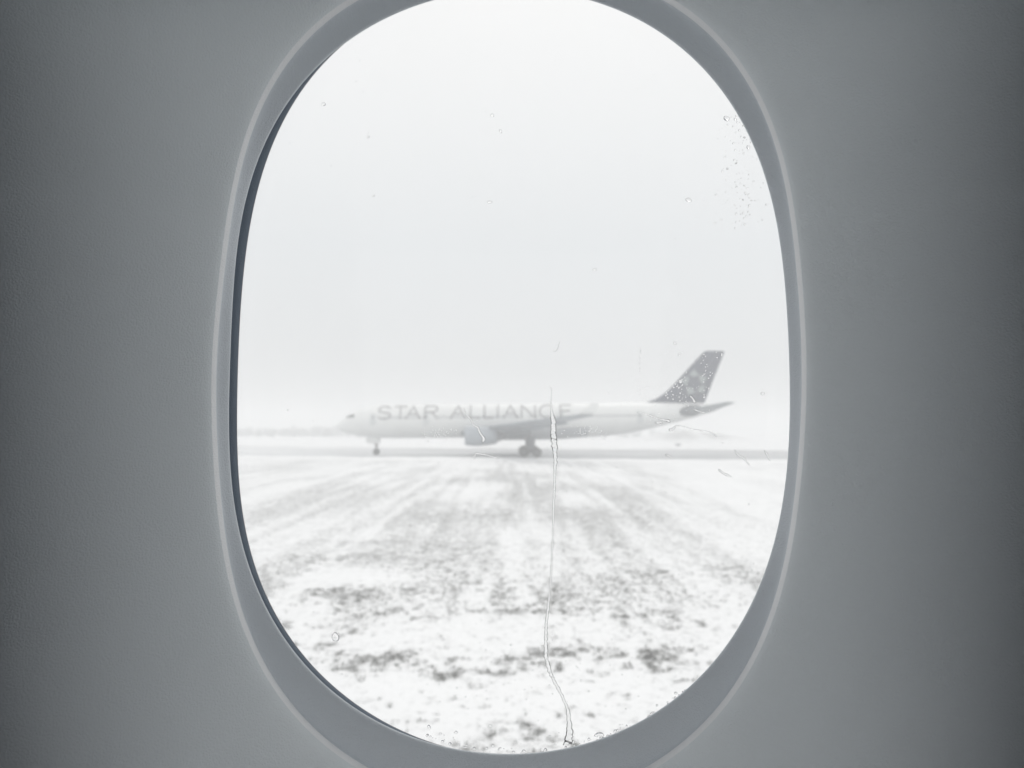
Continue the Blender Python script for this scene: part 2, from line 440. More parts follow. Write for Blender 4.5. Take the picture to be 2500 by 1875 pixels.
win = [(s, s + 0.26, 0.42, 0.78) for s in list(np.arange(8.2, 30.5, 0.533)) + list(np.arange(32.0, 52.5, 0.533)) if not any(abs(s - d) < 0.9 for d in (6.9, 15.6, 37.7, 50.5))]
wg = mat('cabin window grey', (0.34, 0.35, 0.36), 0.3)
w1 = patch('window_strip', win, wg, plane, 0.014); tag(w1, kind='stuff')
w2 = mirror_patch('window_strip', win, wg, plane, 0.014); tag(w2, kind='stuff')
door_m = mat('door edge', (0.70, 0.72, 0.72), 0.4)
for s in (5.9, 14.6, 36.7, 49.6):
    for fn in (patch, mirror_patch):
        d = fn('door', [(s, s + 1.05, -0.62, 1.28)], door_m, plane, 0.02)
        fn('window', [(s + 0.42, s + 0.64, 0.5, 0.8)], glassdark, d, 0.03)
# cockpit glass: a band of three side panes each side and the two front ones
for (a, b, z0, z1) in ((1.72, 2.10, 0.62, 1.02), (2.16, 2.62, 0.66, 1.12), (2.68, 3.15, 0.70, 1.18)):
    patch('cockpit_pane', [(a, b, z0, z1)], glassdark, plane, 0.02)
    mirror_patch('cockpit_pane', [(a, b, z0, z1)], glassdark, plane, 0.02)

# lettering on the side, stroke by stroke
def arc(cx, cy, rx, ry, a0, a1, n=12):
    return [(cx + rx * math.cos(R(a0 + (a1 - a0) * k / n)), cy + ry * math.sin(R(a0 + (a1 - a0) * k / n))) for k in range(n + 1)]
G = {
 'S': [arc(.5, .75, .42, .25, 25, 250, 12)[:-1] + [(.36, .53), (.64, .47)] + arc(.5, .26, .45, .26, 70, -155, 12)[1:]],
 'T': [[(0, 1), (1, 1)], [(.5, 1), (.5, 0)]],
 'A': [[(0, 0), (.5, 1)], [(.5, 1), (1, 0)], [(.2, .36), (.8, .36)]],
 'R': [[(0, 0), (0, 1)], [(0, 1), (.6, 1)] + arc(.6, .76, .36, .24, 90, -90, 8) + [(0, .52)], [(.5, .52), (1, 0)]],
 'L': [[(0, 1), (0, 0)], [(0, 0), (1, 0)]],
 'I': [[(.5, 0), (.5, 1)]],
 'N': [[(0, 0), (0, 1)], [(0, 1), (1, 0)], [(1, 0), (1, 1)]],
 'C': [arc(.55, .5, .55, .52, 48, 312, 16)],
 'E': [[(0, 0), (0, 1)], [(0, 1), (1, 1)], [(0, .52), (.86, .52)], [(0, 0), (1, 0)]],
}
LETTERS = [('S', 922, 955), ('T', 964, 992), ('A', 992, 1026), ('R', 1038, 1069), ('A', 1101, 1137), ('L', 1149, 1172), ('L', 1183, 1205),
           ('I', 1211, 1221), ('A', 1230, 1264), ('N', 1274, 1307), ('C', 1318, 1352), ('E', 1369, 1394)]
MPP = (PY - 2.6) / F
def on_skin(s, dz, off):
    c, r = fus(s)
    return P(s, -math.sqrt(max((r + off) ** 2 - dz * dz, 0.0004)), c + dz)
for ch, x0, x1 in LETTERS:
    v = []; f = []
    s0 = (x0 - 1250) * MPP - NX; s1 = (x1 - 1250) * MPP - NX
    zb, zt, hw = 0.38, 2.44, 0.135
    for line in G[ch]:
        pts = [Vector((s0 + (s1 - s0) * a, zb + (zt - zb) * b)) for a, b in line]
        for p, q in zip(pts, pts[1:]):
            d = (q - p); Ln = d.length
            if Ln < 1e-6: continue
            d /= Ln; nn = Vector((-d.y, d.x)) * hw
            e = d * hw * 0.9
            p_, q_ = p - e, q + e
            n = max(1, int(Ln / 0.25)); c0 = len(v)
            for k in range(n + 1):
                m_ = p_.lerp(q_, k / n)
                for sgn in (-1, 1):
                    w = m_ + nn * sgn
                    v.append(on_skin(w.x, min(w.y, 2.6), 0.028))
            for k in range(n):
                f.append((c0 + 2 * k, c0 + 2 * k + 2, c0 + 2 * k + 3, c0 + 2 * k + 1))
    obj('letter', v, f, ink, plane)

def airfoil(n=14):
    """closed unit section, chord along x, thickness ratio 1"""
    up = []; lo = []
    for k in range(n + 1):
        x = 0.5 * (1 - math.cos(math.pi * k / n))
        t = 5 * (0.2969 * math.sqrt(x) - 0.1260 * x - 0.3516 * x ** 2 + 0.2843 * x ** 3 - 0.1036 * x ** 4)
        up.append((x, t)); lo.append((x, -t * 0.75))
    return up + lo[-2:0:-1]
AF = airfoil()
def loft(name, secs, m, parent):
    """secs: (le point, chord, thickness, twist, span axis 'y' or 'z')"""
    v = []; f = []; n = len(AF)
    for le, ch, th, tw, ax in secs:
        for x, t in AF:
            dx = ch * x; dt = ch * th * t
            if ax == 'y': v.append((le[0] + dx, le[1], le[2] + dt - dx * math.tan(tw)))
            else: v.append((le[0] + dx, le[1] + dt, le[2]))
    for q in range(len(secs) - 1):
        for k in range(n):
            f.append((q * n + k, q * n + (k + 1) % n, (q + 1) * n + (k + 1) % n, (q + 1) * n + k))
    f.append(tuple(range(n))); f.append(tuple((len(secs) - 1) * n + k for k in range(n))[::-1])
    return obj(name, v, f, m, parent, True)

def revolve(name, prof, centre, m, parent, n=32, smooth=True, axis='x'):
    v = []; f = []
    for x, r in prof:
        for k in range(n):
            a = 2 * math.pi * k / n
            if axis == 'x': v.append((centre[0] + x, centre[1] + r * math.cos(a), centre[2] + r * math.sin(a)))
            elif axis == 'y': v.append((centre[0] + r * math.cos(a), centre[1] + x, centre[2] + r * math.sin(a)))
            else: v.append((centre[0] + r * math.cos(a), centre[1] + r * math.sin(a), centre[2] + x))
    for q in range(len(prof) - 1):
        for k in range(n):
            f.append((q * n + k, q * n + (k + 1) % n, (q + 1) * n + (k + 1) % n, (q + 1) * n + k))
    f.append(tuple(range(n))[::-1]); f.append(tuple((len(prof) - 1) * n + k for k in range(n)))
    return obj(name, v, f, m, parent, smooth)

def rod(name, a, b, r, m, parent, n=12):
    a = Vector(a); b = Vector(b); d = (b - a).normalized(); u = d.orthogonal().normalized(); w = d.cross(u)
    v = [p + (u * math.cos(2 * math.pi * k / n) + w * math.sin(2 * math.pi * k / n)) * r for p in (a, b) for k in range(n)]
    f = [(k, (k + 1) % n, n + (k + 1) % n, n + k) for k in range(n)] + [tuple(range(n))[::-1], tuple(range(n, 2 * n))]
    return obj(name, v, f, m, parent, True)

# belly fairing
v = []; f = []
bst = [(20.6, -.10), (22.0, .25), (24, .7), (26.5, 1), (34, 1), (37.5, .85), (40.5, .4), (42.6, -.10)]
for s, k_ in bst:
    for k in range(33):
        a = R(205) + R(130) * k / 32
        c, r = fus(s)
        wy = (r * 0.985 + 0.35 * k_) * math.cos(a); wz = (r * 0.985 + 0.50 * k_) * math.sin(a)
        v.append(P(s, wy, c - 0.55 * k_ * 0 + wz))
for q in range(len(bst) - 1):
    for k in range(32):
        f.append((q * 33 + k, q * 33 + k + 1, (q + 1) * 33 + k + 1, (q + 1) * 33 + k))
obj('belly_fairing', v, f, belly_grey, plane, True)

for sg in (-1, 1):
    w = loft('wing', [((20.4, sg * 1.6, 3.75), 11.0, .13, R(3.5), 'y'), ((21.2, sg * 3.0, 4.0), 10.2, .13, R(3.5), 'y'), ((25.2, sg * 9.4, 4.75), 7.2, .12, R(3), 'y'),
                      ((31.3, sg * 19.5, 5.6), 4.9, .11, R(2), 'y'), ((37.3, sg * 29.3, 6.35), 2.5, .10, R(1), 'y'), ((37.8, sg * 29.9, 6.45), 1.9, .06, R(1), 'y')], wing_grey, plane)
    v = []; f = []
    wl = [(37.7, 29.75, 6.45, 2.1), (38.3, 30.1, 6.95, 1.7), (39.3, 30.45, 7.9, 1.05)]
    for (s, la, z, ch) in wl:
        for t in (-.045, .045):
            v += [(s, sg * (la + t), z), (s + ch, sg * (la + t), z)]
    for q in range(2):
        a = q * 4
        f += [(a, a + 1, a + 5, a + 4), (a + 2, a + 6, a + 7, a + 3), (a, a + 4, a + 6, a + 2), (a + 1, a + 3, a + 7, a + 5)]
    f.append((8, 9, 11, 10))
    obj('winglet', v, f, white, w)
    for (la, s, z, ln) in ((6.4, 29.0, 3.75, 4.2), (12.2, 31.0, 4.55, 4.0), (16.2, 33.0, 4.95, 3.6), (20.5, 35.0, 5.35, 3.0)):
        prof = [(0, .03), (.15 * ln, .22), (.4 * ln, .33), (.7 * ln, .26), (.93 * ln, .08), (ln, .02)]
        revolve('flap_fairing', prof, (s - ln * .25, sg * la, z), wing_grey, w, 12)
    # engine
    e = bpy.data.objects.new('engine', None); col.objects.link(e); e.parent = plane
    cz = 3.34; s0 = 21.9
    # nacelle as a hollow barrel: outside, lip, inside
    prof = [(1.5, 1.10), (.5, 1.16), (.12, 1.26), (0, 1.34), (.10, 1.42), (.5, 1.50), (1.6, 1.55), (3.0, 1.48), (4.2, 1.30), (4.9, 1.14), (4.9, 1.06), (3.8, 1.10)]
    v = []; f = []; n = 36
    for x, r in prof:
        for k in range(n):
            a = 2 * math.pi * k / n
            v.append((s0 + x, sg * 9.37 + r * math.cos(a), cz + r * math.sin(a)))
    for q in range(len(prof) - 1):
        for k in range(n): f.append((q * n + k, (q + 1) * n + k, (q + 1) * n + (k + 1) % n, q * n + (k + 1) % n))
    obj('nacelle', v, f, nacelle_m, e, True)
    revolve('fan_hub', [(.75, .02), (.95, .18), (1.4, .35), (1.5, .36)], (s0, sg * 9.37, cz), steel, e, 20)
    revolve('fan_disc', [(1.42, 1.11), (1.48, 1.11)], (s0, sg * 9.37, cz), dark_metal, e, 36, False)
    revolve('exhaust_cone', [(3.9, .98), (4.8, .85), (5.6, .66), (6.05, .5), (6.05, .3), (6.7, .04)], (s0, sg * 9.37, cz), dark_metal, e, 28)
    v, f = [], []
    py = [(23.3, 4.78), (24.6, 4.90), (27.5, 4.75), (29.4, 4.35), (28.2, 3.9), (26.6, 3.95), (24.5, 4.55)]
    for t in (-.22, .22):
        v += [(a, sg * 9.37 + t, b) for a, b in py]
    k = len(py)
    f = [tuple(range(k)), tuple(range(2 * k - 1, k - 1, -1))] + [(q, q + k, (q + 1) % k + k, (q + 1) % k) for q in range(k)]
    obj('pylon', v, f, wing_grey, e)
    # tailplane
    loft('tailplane', [((56.9, sg * 0.55, 7.55), 5.2, .11, R(1), 'y'), ((57.3, sg * 1.3, 7.65), 4.9, .11, R(1), 'y'), ((61.9, sg * 9.5, 8.80), 1.9, .09, 0, 'y'), ((62.2, sg * 9.75, 8.84), 1.4, .05, 0, 'y')], wing_grey, plane)

# tail root plates, where the tailplane moves against bare skin
pl = []
for a in np.linspace(56.6, 60.4, 8)[:-1]:
    pl.append((a, a + 0.55, 0.62 + (a - 56.6) * 0.16, 2.35))
# bare skin as one rounded patch either side
for sg in (-1, 1):
    v = []; f = []
    n = 24; rings = 4
    for q in range(rings + 1):
        for k in range(n):
            a = 2 * math.pi * k / n; rr = q / rings
            s = 58.7 + 2.05 * rr * math.cos(a); dz = (0.02 + 0.92 * rr * math.sin(a))
            c, r = fus(s)
            v.append((s, sg * math.sqrt(max((r + 0.03) ** 2 - dz * dz, 0.01)), c + dz))
    for q in range(rings):
        for k in range(n): f.append((q * n + k, q * n + (k + 1) % n, (q + 1) * n + (k + 1) % n, (q + 1) * n + k))
    obj('tailplane_root_plate', v, f, dark_metal, plane, True)

# fin and rudder
FZ = [(9.0, 51.4), (9.35, 52.4), (9.8, 53.4), (10.6, 54.6), (11.8, 55.9), (13.2, 57.15), (14.8, 58.6), (16.4, 60.05), (17.45, 61.05), (17.72, 61.6)]
def te(z): return 61.2 + (z - 9.0) * (64.65 - 61.2) / 8.7
v = []; f = []
def fin_part(name, a0, a1, m):
    secs = []
    v = []; f = []
    N = 10
    for z, le in FZ:
        ch = te(z) - le
        th = 0.52 * (1 - 0.62 * (z - 9) / 8.7)
        row = []
        xs_ = [a0(z, le) + (a1(z, le) - a0(z, le)) * k / N for k in range(N + 1)]
        def half(x):
            t = min(max((x - le) / ch, 0), 1)
            return th * (2.9 * (math.sqrt(t) * .52 - .22 * t - .30 * t * t)) * 0.9 + 0.015 if t < 1 else 0.015
        row = [(x, half(x)) for x in xs_] + [(x, -half(x)) for x in xs_[::-1]]
        for x, y in row: v.append((x, y, z))
    n = 2 * (N + 1)
    for q in range(len(FZ) - 1):
        for k in range(n): f.append((q * n + k, q * n + (k + 1) % n, (q + 1) * n + (k + 1) % n, (q + 1) * n + k))
    f.append(tuple(range(n))[::-1]); f.append(tuple((len(FZ) - 1) * n + k for k in range(n)))
    o = obj(name, v, f, m, None, True)
    return o
hinge = lambda z, le: te(z) - (1.9 - 0.085 * (z - 9))
fin = fin_part('tail_fin', lambda z, le: le, hinge, black); fin.parent = plane
rud = fin_part('rudder', lambda z, le: hinge(z, le) + 0.03, lambda z, le: te(z), black); rud.parent = fin
for sg in (-1, 1):
    v = []; f = []
    for k, (cx_, cy_) in enumerate(((1694, 914), (1713, 926), (1711, 949), (1686, 953), (1675, 930))):
        s = (cx_ - 1250) * PY / F - NX; z = CAM_H + (1045 - cy_) * PY / F
        a = 90 - 72 * k
        d = Vector((math.cos(R(a)), math.sin(R(a)))); n_ = Vector((-d.y, d.x))
        pts = [d * 0.85, n_ * 0.86 + d * -0.10, d * -0.42, n_ * -0.86 + d * -0.10]
        c0 = len(v)
        for q in pts: v.append((s + q.x, sg * 0.40, z + q.y))
        for q in pts: v.append((s + q.x * .96, sg * 0.10, z + q.y * .96))
        f += [(c0, c0 + 1, c0 + 2, c0 + 3)] + [(c0 + j, c0 + 4 + j, c0 + 4 + (j + 1) % 4, c0 + (j + 1) % 4) for j in range(4)]
    obj('star_emblem', v, f, pale, fin)

def wheel(parent, c, r, w, name='wheel'):
    t = revolve(name, [(-w / 2, r * .55), (-w / 2, r * .9), (-w * .36, r * .985), (0, r), (w * .36, r * .985), (w / 2, r * .9), (w / 2, r * .55)], c, tyre, parent, 24, True, 'y')
    revolve('rim', [(-w / 2 - .005, .02), (-w / 2 - .01, r * .5), (w / 2 + .01, r * .5), (w / 2 + .005, .02)], c, rim_m, t, 16, False, 'y')
GZ = 0.0
ng = bpy.data.objects.new('nose_gear', None); col.objects.link(ng); ng.parent = plane
rod('strut', (6.75, 0, 2.9), (6.65, 0, .55), .16, rim_m, ng)
rod('drag_brace', (5.2, 0, 2.9), (6.6, 0, 1.5), .09, rim_m, ng)
rod('axle', (6.65, -.4, .53), (6.65, .4, .53), .09, rim_m, ng)
for sg in (-1, 1):
    wheel(ng, (6.65, sg * .33, .53), .53, .34)
    obj('gear_door', *rbox(5.0, 7.2, sg * .62 - .03, sg * .62 + .03, 1.9, 2.9, .02), white, ng)
for sg in (-1, 1):
    g = bpy.data.objects.new('main_gear', None); col.objects.link(g); g.parent = plane
    y0 = sg * 5.34
    rod('strut', (31.9, sg * 4.9, 4.4), (32.1, y0, .85), .26, rim_m, g, 16)
    rod('side_brace', (31.9, sg * 2.6, 3.2), (32.0, y0, 2.2), .12, rim_m, g)
    rod('bogie_beam', (31.05, y0, .75), (33.15, y0, .71), .17, rim_m, g)
    for a in (-1, 1):
        rod('axle', (32.1 + a * 1.03, y0 - .9, .71), (32.1 + a * 1.03, y0 + .9, .71), .1, rim_m, g)
        for b in (-1, 1): wheel(g, (32.1 + a * 1.03, y0 + b * .70, .78), .78, .56)
    obj('gear_door', *rbox(31.45, 32.8, sg * 5.9 - .04, sg * 5.9 + .04, 1.25, 3.3, .03), dark_metal, g)

# ------------------------------------------------------------------ own cabin: sidewall, window, added shade blockers
VIEW = [(1064,0),(916,61),(818,127),(771,179),(731,228),(688,300),(659,365),(634,434),(616,521),(605,600),(588,740),(579,900),(577,1000),(579,1100),(589.5,1217),(606,1317),(630,1412),(657,1472),(702,1550),(752,1613),(831,1689),(912,1746),(993,1785),(1090,1822),(1200,1839)]
RIGHT = [(1426,0),(1518,27),(1583,63),(1670,127),(1735,188),(1775,235),(1815,300),(1851,383),(1876,467),(1903,600),(1921,740),(1928,900),(1928,1000),(1924,1100),(1907,1234),(1884,1346),(1849,1446),(1779,1569),(1692,1667),(1559,1761),(1403,1821),(1258,1842)]
TOP = [(1150, -20), (1245, -28), (1340, -20)]
RING = [(869,0),(782,65),(702,155),(645,253),(608,347),(578,463),(554,600),(540,740),(530,900),(529,1000),(530,1100),(538,1208),(554,1331),(573,1420),(600,1510),(654,1634),(708,1716),(774,1784),(844,1838),(893,1875),
 (1627,0),(1724,76),(1800,163),(1851,253),(1884,336),(1920,477),(1940,600),(1952,740),(1955,900),(1955,1000),(1950,1138),(1934,1254),(1907,1388),(1859,1558),(1787,1681),(1692,1783),(1580,1875),
 (1245,-92),(1100,-75),(1390,-75),(950,-30),(1540,-30),(1245,1962),(1100,1945),(1390,1945),(980,1910),(1500,1910)]
INNER = [(1064,0),(916,61),(816,125),(767,175),(724,222),(676,292),(643,357),(615,427),(594,514),(583,600),(569,740),(560,900),(557,1000),(561,1100),(569,1195),(584,1290),(606,1374),(636,1453),(684,1550),(736,1613),(806,1681),(900,1746),(985,1789),(1090,1824),(1200,1841)] + RIGHT + TOP
C0 = (1243.0, 915.0)
def polar_fit(pts, K=7):
    p = np.array(pts, float); dx = p[:, 0] - C0[0]; dy = -(p[:, 1] - C0[1])
    th = np.arctan2(dy, dx); r = np.hypot(dx, dy)
    A = [np.ones_like(th)]; W = [0]
    for k in range(1, K + 1): A += [np.cos(k * th), np.sin(k * th)]; W += [k ** 2, k ** 2]
    A = np.stack(A, 1)
    c = np.linalg.solve(A.T @ A + np.diag(np.array(W, float) * 2e-4), A.T @ (r))
    return lambda t: sum(c[0:1]) + sum(c[2 * k - 1] * np.cos(k * t) + c[2 * k] * np.sin(k * t) for k in range(1, K + 1))
r_ring = polar_fit(RING); r_in = polar_fit(INNER)
def out_pts(pts, d):
    o = []
    for x, y in pts:
        a = math.atan2(y - C0[1], x - C0[0]); o.append((x + d * math.cos(a), y + d * math.sin(a)))
    return o
r_fr = polar_fit(VIEW[3:-4] + out_pts(RIGHT[2:], 12) + out_pts(VIEW[:2], 8) + out_pts(VIEW[-3:], 3) + out_pts(TOP, 10))
NTH = 256
TH = np.linspace(0, 2 * math.pi, NTH, endpoint=False)
def contour(rf, extra=0.0):
    """[(x,y)] in picture units round the window"""
    r = rf(TH) + extra
    return np.stack([C0[0] + r * np.cos(TH), C0[1] - r * np.sin(TH)], 1)
def ringpts(c, depth):
    return [px(a, b, depth) for a, b in c]
def strip(name, loops, m, parent, close=False):
    v = [p for l in loops for p in l]; f = []
    n = NTH
    for q in range(len(loops) - 1):
        for k in range(n):
            f.append((q * n + k, q * n + (k + 1) % n, (q + 1) * n + (k + 1) % n, (q + 1) * n + k))
    return obj(name, v, f, m, parent, True)

def trim_mat(name, color, rough=0.5, spec=0.5):
    m = mat(name, color, rough, 0.03, 9.0, spec, 0.45, 1100.0)
    return m
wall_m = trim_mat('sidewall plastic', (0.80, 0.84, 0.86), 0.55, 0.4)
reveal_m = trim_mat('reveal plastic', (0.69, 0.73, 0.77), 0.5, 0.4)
dark_m = trim_mat('dark rubber frame', (0.13, 0.165, 0.21), 0.6, 0.3)
gasket_m = trim_mat('pale gasket', (0.55, 0.50, 0.50), 0.5, 0.3)

# sidewall: scooped dish round the window, rising into the cabin, then flat
D_R = WALL_D
s_list = [0, .0004, .0010, .0018, .0028, .0040, .0055, .0075, .010, .014, .019, .025, .032, .040, .050, .062, .076, .092, .11, .13, .155, .185, .22, .28, .36, .48, .65, .90, 1.3, 1.8]
def rise(s):
    # rounded lip: quick climb in the first 4 mm, then a long shallow dish
    lip = 0.0030 * (1 - math.exp(-s / 0.0006)) + 0.0018 * (1 - math.exp(-s / 0.0025))
    dish = 0.084 * math.tanh(s / 0.105) + 0.007 * (1 - math.exp(-s / 0.020))
    return lip + dish * LIFT
LIFT = 1.0
cr_ = contour(r_ring)
base = np.array([((a - 1250) / F * D_R, -(b - 937.5) / F * D_R) for a, b in cr_])
cc = base.mean(0)
dirs = base - cc; ln = np.linalg.norm(dirs, axis=1, keepdims=True)
# outward normals of the contour
tg = np.roll(base, -1, 0) - np.roll(base, 1, 0)
nrm = np.stack([tg[:, 1], -tg[:, 0]], 1); nrm /= np.linalg.norm(nrm, axis=1, keepdims=True)
loops = []
for s in s_list:
    bl = min(1, s / 0.25)
    d = nrm * (1 - bl) + (dirs / ln) * bl
    d /= np.linalg.norm(d, axis=1, keepdims=True)
    p = base + d * s
    loops.append([uvw(a, b, rise(s)) for a, b in p])
KL = s_list.index(.0010)
wall = strip('cabin_sidewall', loops[KL:], wall_m, None)
tag(wall, kind='structure')

window = empty('cabin_window', px(1250, 915, 0.43))
window.rotation_euler = CM.to_euler()
bpy.context.view_layer.update()
def into(o, parent):
    """re-express a world-space mesh in its parent's frame"""
    o.parent = parent
    o.data.transform(parent.matrix_world.inverted())
    return o
tag(window, 'oval aircraft cabin window with grey reveal, rain specked pane and dark frame at one side', 'window')
into(strip('trim_ring', loops[:KL + 1], trim_mat('pale trim ring', (0.93, 0.94, 0.95), 0.35, 0.5), None), window)
# reveal: drops from the lip to the window edge
g0 = contour(r_ring, 0.0); g1 = contour(r_in)
def mixc(t): return g0 * (1 - t) + g1 * t
def down(s, dpt): return ringpts(s, dpt)
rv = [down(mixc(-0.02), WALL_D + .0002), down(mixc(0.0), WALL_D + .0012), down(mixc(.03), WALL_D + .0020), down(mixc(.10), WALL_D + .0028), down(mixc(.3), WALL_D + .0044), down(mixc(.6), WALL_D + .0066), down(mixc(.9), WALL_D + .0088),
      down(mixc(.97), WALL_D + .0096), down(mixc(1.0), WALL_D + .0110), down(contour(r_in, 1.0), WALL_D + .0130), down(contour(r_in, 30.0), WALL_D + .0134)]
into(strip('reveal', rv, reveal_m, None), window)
# dark frame wall behind it, back to the outer pane
g2 = contour(r_fr)
D_P = 0.447
fr = [down(contour(r_in, 28.0), WALL_D + .0132), down(contour(r_in, 6.0), WALL_D + .0133), down(g2, D_P - .0012)]
# the side towards the tail end stays hidden behind the reveal
into(strip('frame', fr, dark_m, None), window)
gk = [down(contour(r_fr, 3.0), D_P - .0014), down(contour(r_fr, 0.6), D_P - .0013), down(contour(r_fr, -0.9), D_P - .0008), down(contour(r_fr, -1.1), D_P - .0001)]
into(strip('gasket', gk, gasket_m, None), window)
out = [down(contour(r_fr, -1.1), D_P + .0001), down(contour(r_fr, -0.4), D_P + .0040), down(contour(r_fr, 60), D_P + .006)]
into(strip('outer_skin', out, dark_m, None), window)

pg = bpy.data.materials.new('window acrylic'); pg.use_nodes = True
n = pg.node_tree; n.nodes.clear(); lk = n.links.new
tr = n.nodes.new('ShaderNodeBsdfTransparent'); tr.inputs['Color'].default_value = (0.985, 0.99, 0.99, 1)
gl = n.nodes.new('ShaderNodeBsdfGlossy'); gl.inputs['Roughness'].default_value = 0.02; gl.inputs['Color'].default_value = (1, 1, 1, 1)
fn = n.nodes.new('ShaderNodeFresnel'); fn.inputs['IOR'].default_value = 1.25
mx1 = n.nodes.new('ShaderNodeMixShader')
df = n.nodes.new('ShaderNodeBsdfTranslucent'); df.inputs['Color'].default_value = (0.9, 0.9, 0.9, 1)   # thin film of dirt and drying water
nz = n.nodes.new('ShaderNodeTexNoise'); nz.inputs['Scale'].default_value = 14; nz.inputs['Detail'].default_value = 5
tcn = n.nodes.new('ShaderNodeTexCoord'); mpp = n.nodes.new('ShaderNodeMapping'); mpp.inputs['Scale'].default_value = (1, 0.25, 1)
mr = n.nodes.new('ShaderNodeMapRange'); mr.inputs['From Min'].default_value = 0.35; mr.inputs['From Max'].default_value = 0.75; mr.inputs['To Min'].default_value = 0.02; mr.inputs['To Max'].default_value = 0.07
mx2 = n.nodes.new('ShaderNodeMixShader'); om = n.nodes.new('ShaderNodeOutputMaterial')
lk(tcn.outputs['Object'], mpp.inputs['Vector']); lk(mpp.outputs[0], nz.inputs['Vector']); lk(nz.outputs['Fac'], mr.inputs['Value'])
lk(tr.outputs[0], mx2.inputs[1]); lk(df.outputs[0], mx2.inputs[2]); lk(mr.outputs[0], mx2.inputs['Fac'])
lk(mx2.outputs[0], mx1.inputs[1]); lk(gl.outputs[0], mx1.inputs[2]); lk(fn.outputs[0], mx1.inputs['Fac']); lk(mx1.outputs[0], om.inputs['Surface'])
pc = contour(r_fr, 2.0)
vv = ringpts(pc, D_P) ; ff = [tuple(range(NTH))]
into(obj('pane', vv, ff, pg), window)

# ------------------------------------------------------------------ water on the outside of the pane
wm = bpy.data.materials.new('water'); wm.use_nodes = True
n = wm.node_tree; n.nodes.clear()
gb = n.nodes.new('ShaderNodeBsdfGlass'); gb.inputs['IOR'].default_value = 1.33; gb.inputs['Roughness'].default_value = 0.0
om = n.nodes.new('ShaderNodeOutputMaterial'); n.links.new(gb.outputs[0], om.inputs['Surface'])
D_W = D_P + 0.00006
PXM = D_W / F
def cap(x, y, rx, ry, h=0.5, n=14, rings=4, tip=0.0):
    """a drop sitting on the pane; rx, ry in picture units, h height as a share of rx"""
    v = []; f = []
    rr = min(rx, ry)
    for q in range(rings):
        t = q / rings
        for k in range(n):
            a = 2 * math.pi * k / n
            wob = 1 + 0.10 * math.sin(2 * a + x) + 0.06 * math.sin(3 * a + y)
            c = math.cos(t * math.pi / 2)
            sx = rx * c * math.cos(a) * wob * (1 - tip * max(0, math.sin(a))); sy = ry * c * math.sin(a) * wob
            v.append(px(x + sx, y - sy, D_W + rr * PXM * h * math.sin(t * math.pi / 2)))
    v.append(px(x, y, D_W + rr * PXM * h))
    v.append(px(x, y, D_W))
    top = rings * n
    for q in range(rings - 1):
        for k in range(n): f.append((q * n + k, (q + 1) * n + k, (q + 1) * n + (k + 1) % n, q * n + (k + 1) % n))
    for k in range(n):
        f.append(((rings - 1) * n + k, top, (rings - 1) * n + (k + 1) % n))
        f.append((k, (k + 1) % n, top + 1))
    return v, f
def trail(pts, h=0.45, step=4.0, seed=0):
    """a run of water: pts = (x, y, half width) in picture units"""
    P_ = []
    r = random.Random(seed)
    for (a, b) in zip(pts, pts[1:]):
        n = max(1, int(math.hypot(b[0] - a[0], b[1] - a[1]) / step))
        for k in range(n):
            t = k / n; P_.append([a[j] + (b[j] - a[j]) * t for j in range(3)])
    P_.append(list(pts[-1]))
    for _ in range(5 if len(P_) > 40 else 1):
        P_ = [P_[0]] + [[(P_[k - 1][j] + 2 * P_[k][j] + P_[k + 1][j]) / 4 for j in range(3)] for k in range(1, len(P_) - 1)] + [P_[-1]]
    for q in P_: q[2] *= r.uniform(0.7, 1.3); q[0] += r.uniform(-.25, .25) * q[2]
    v = []; f = []; m = 7
    for k, (x, y, w) in enumerate(P_):
        a = P_[max(0, k - 1)]; b = P_[min(len(P_) - 1, k + 1)]
        d = Vector((b[0] - a[0], b[1] - a[1])); d = d.normalized() if d.length > 0 else Vector((0, 1)); nn = Vector((-d.y, d.x))
        if k in (0, len(P_) - 1): w *= 0.15
        for j in range(m):
            t = -1 + 2 * j / (m - 1)
            v.append(px(x + nn.x * w * t, y + nn.y * w * t, D_W + PXM * w * h * 1.3 * (1 - t * t)))
    for k in range(len(P_) - 1):
        for j in range(m - 1):
            p = k * m + j; f.append((p, p + 1, p + m + 1, p + m))
        f.append((k * m, k * m + m, k * m + 2 * m - 1, k * m + m - 1))
    f.append(tuple(range(m))); f.append(tuple((len(P_) - 1) * m + j for j in range(m))[::-1])
    return v, f
def fixn(o):
    import bmesh
    bm = bmesh.new(); bm.from_mesh(o.data); bmesh.ops.recalc_face_normals(bm, faces=bm.faces); bm.to_mesh(o.data); bm.free()
    return o
def wobj(name, vf, label, cat, group=None):
    o = fixn(obj(name, vf[0], vf[1], wm, None, True)); tag(o, label, cat, group); return o

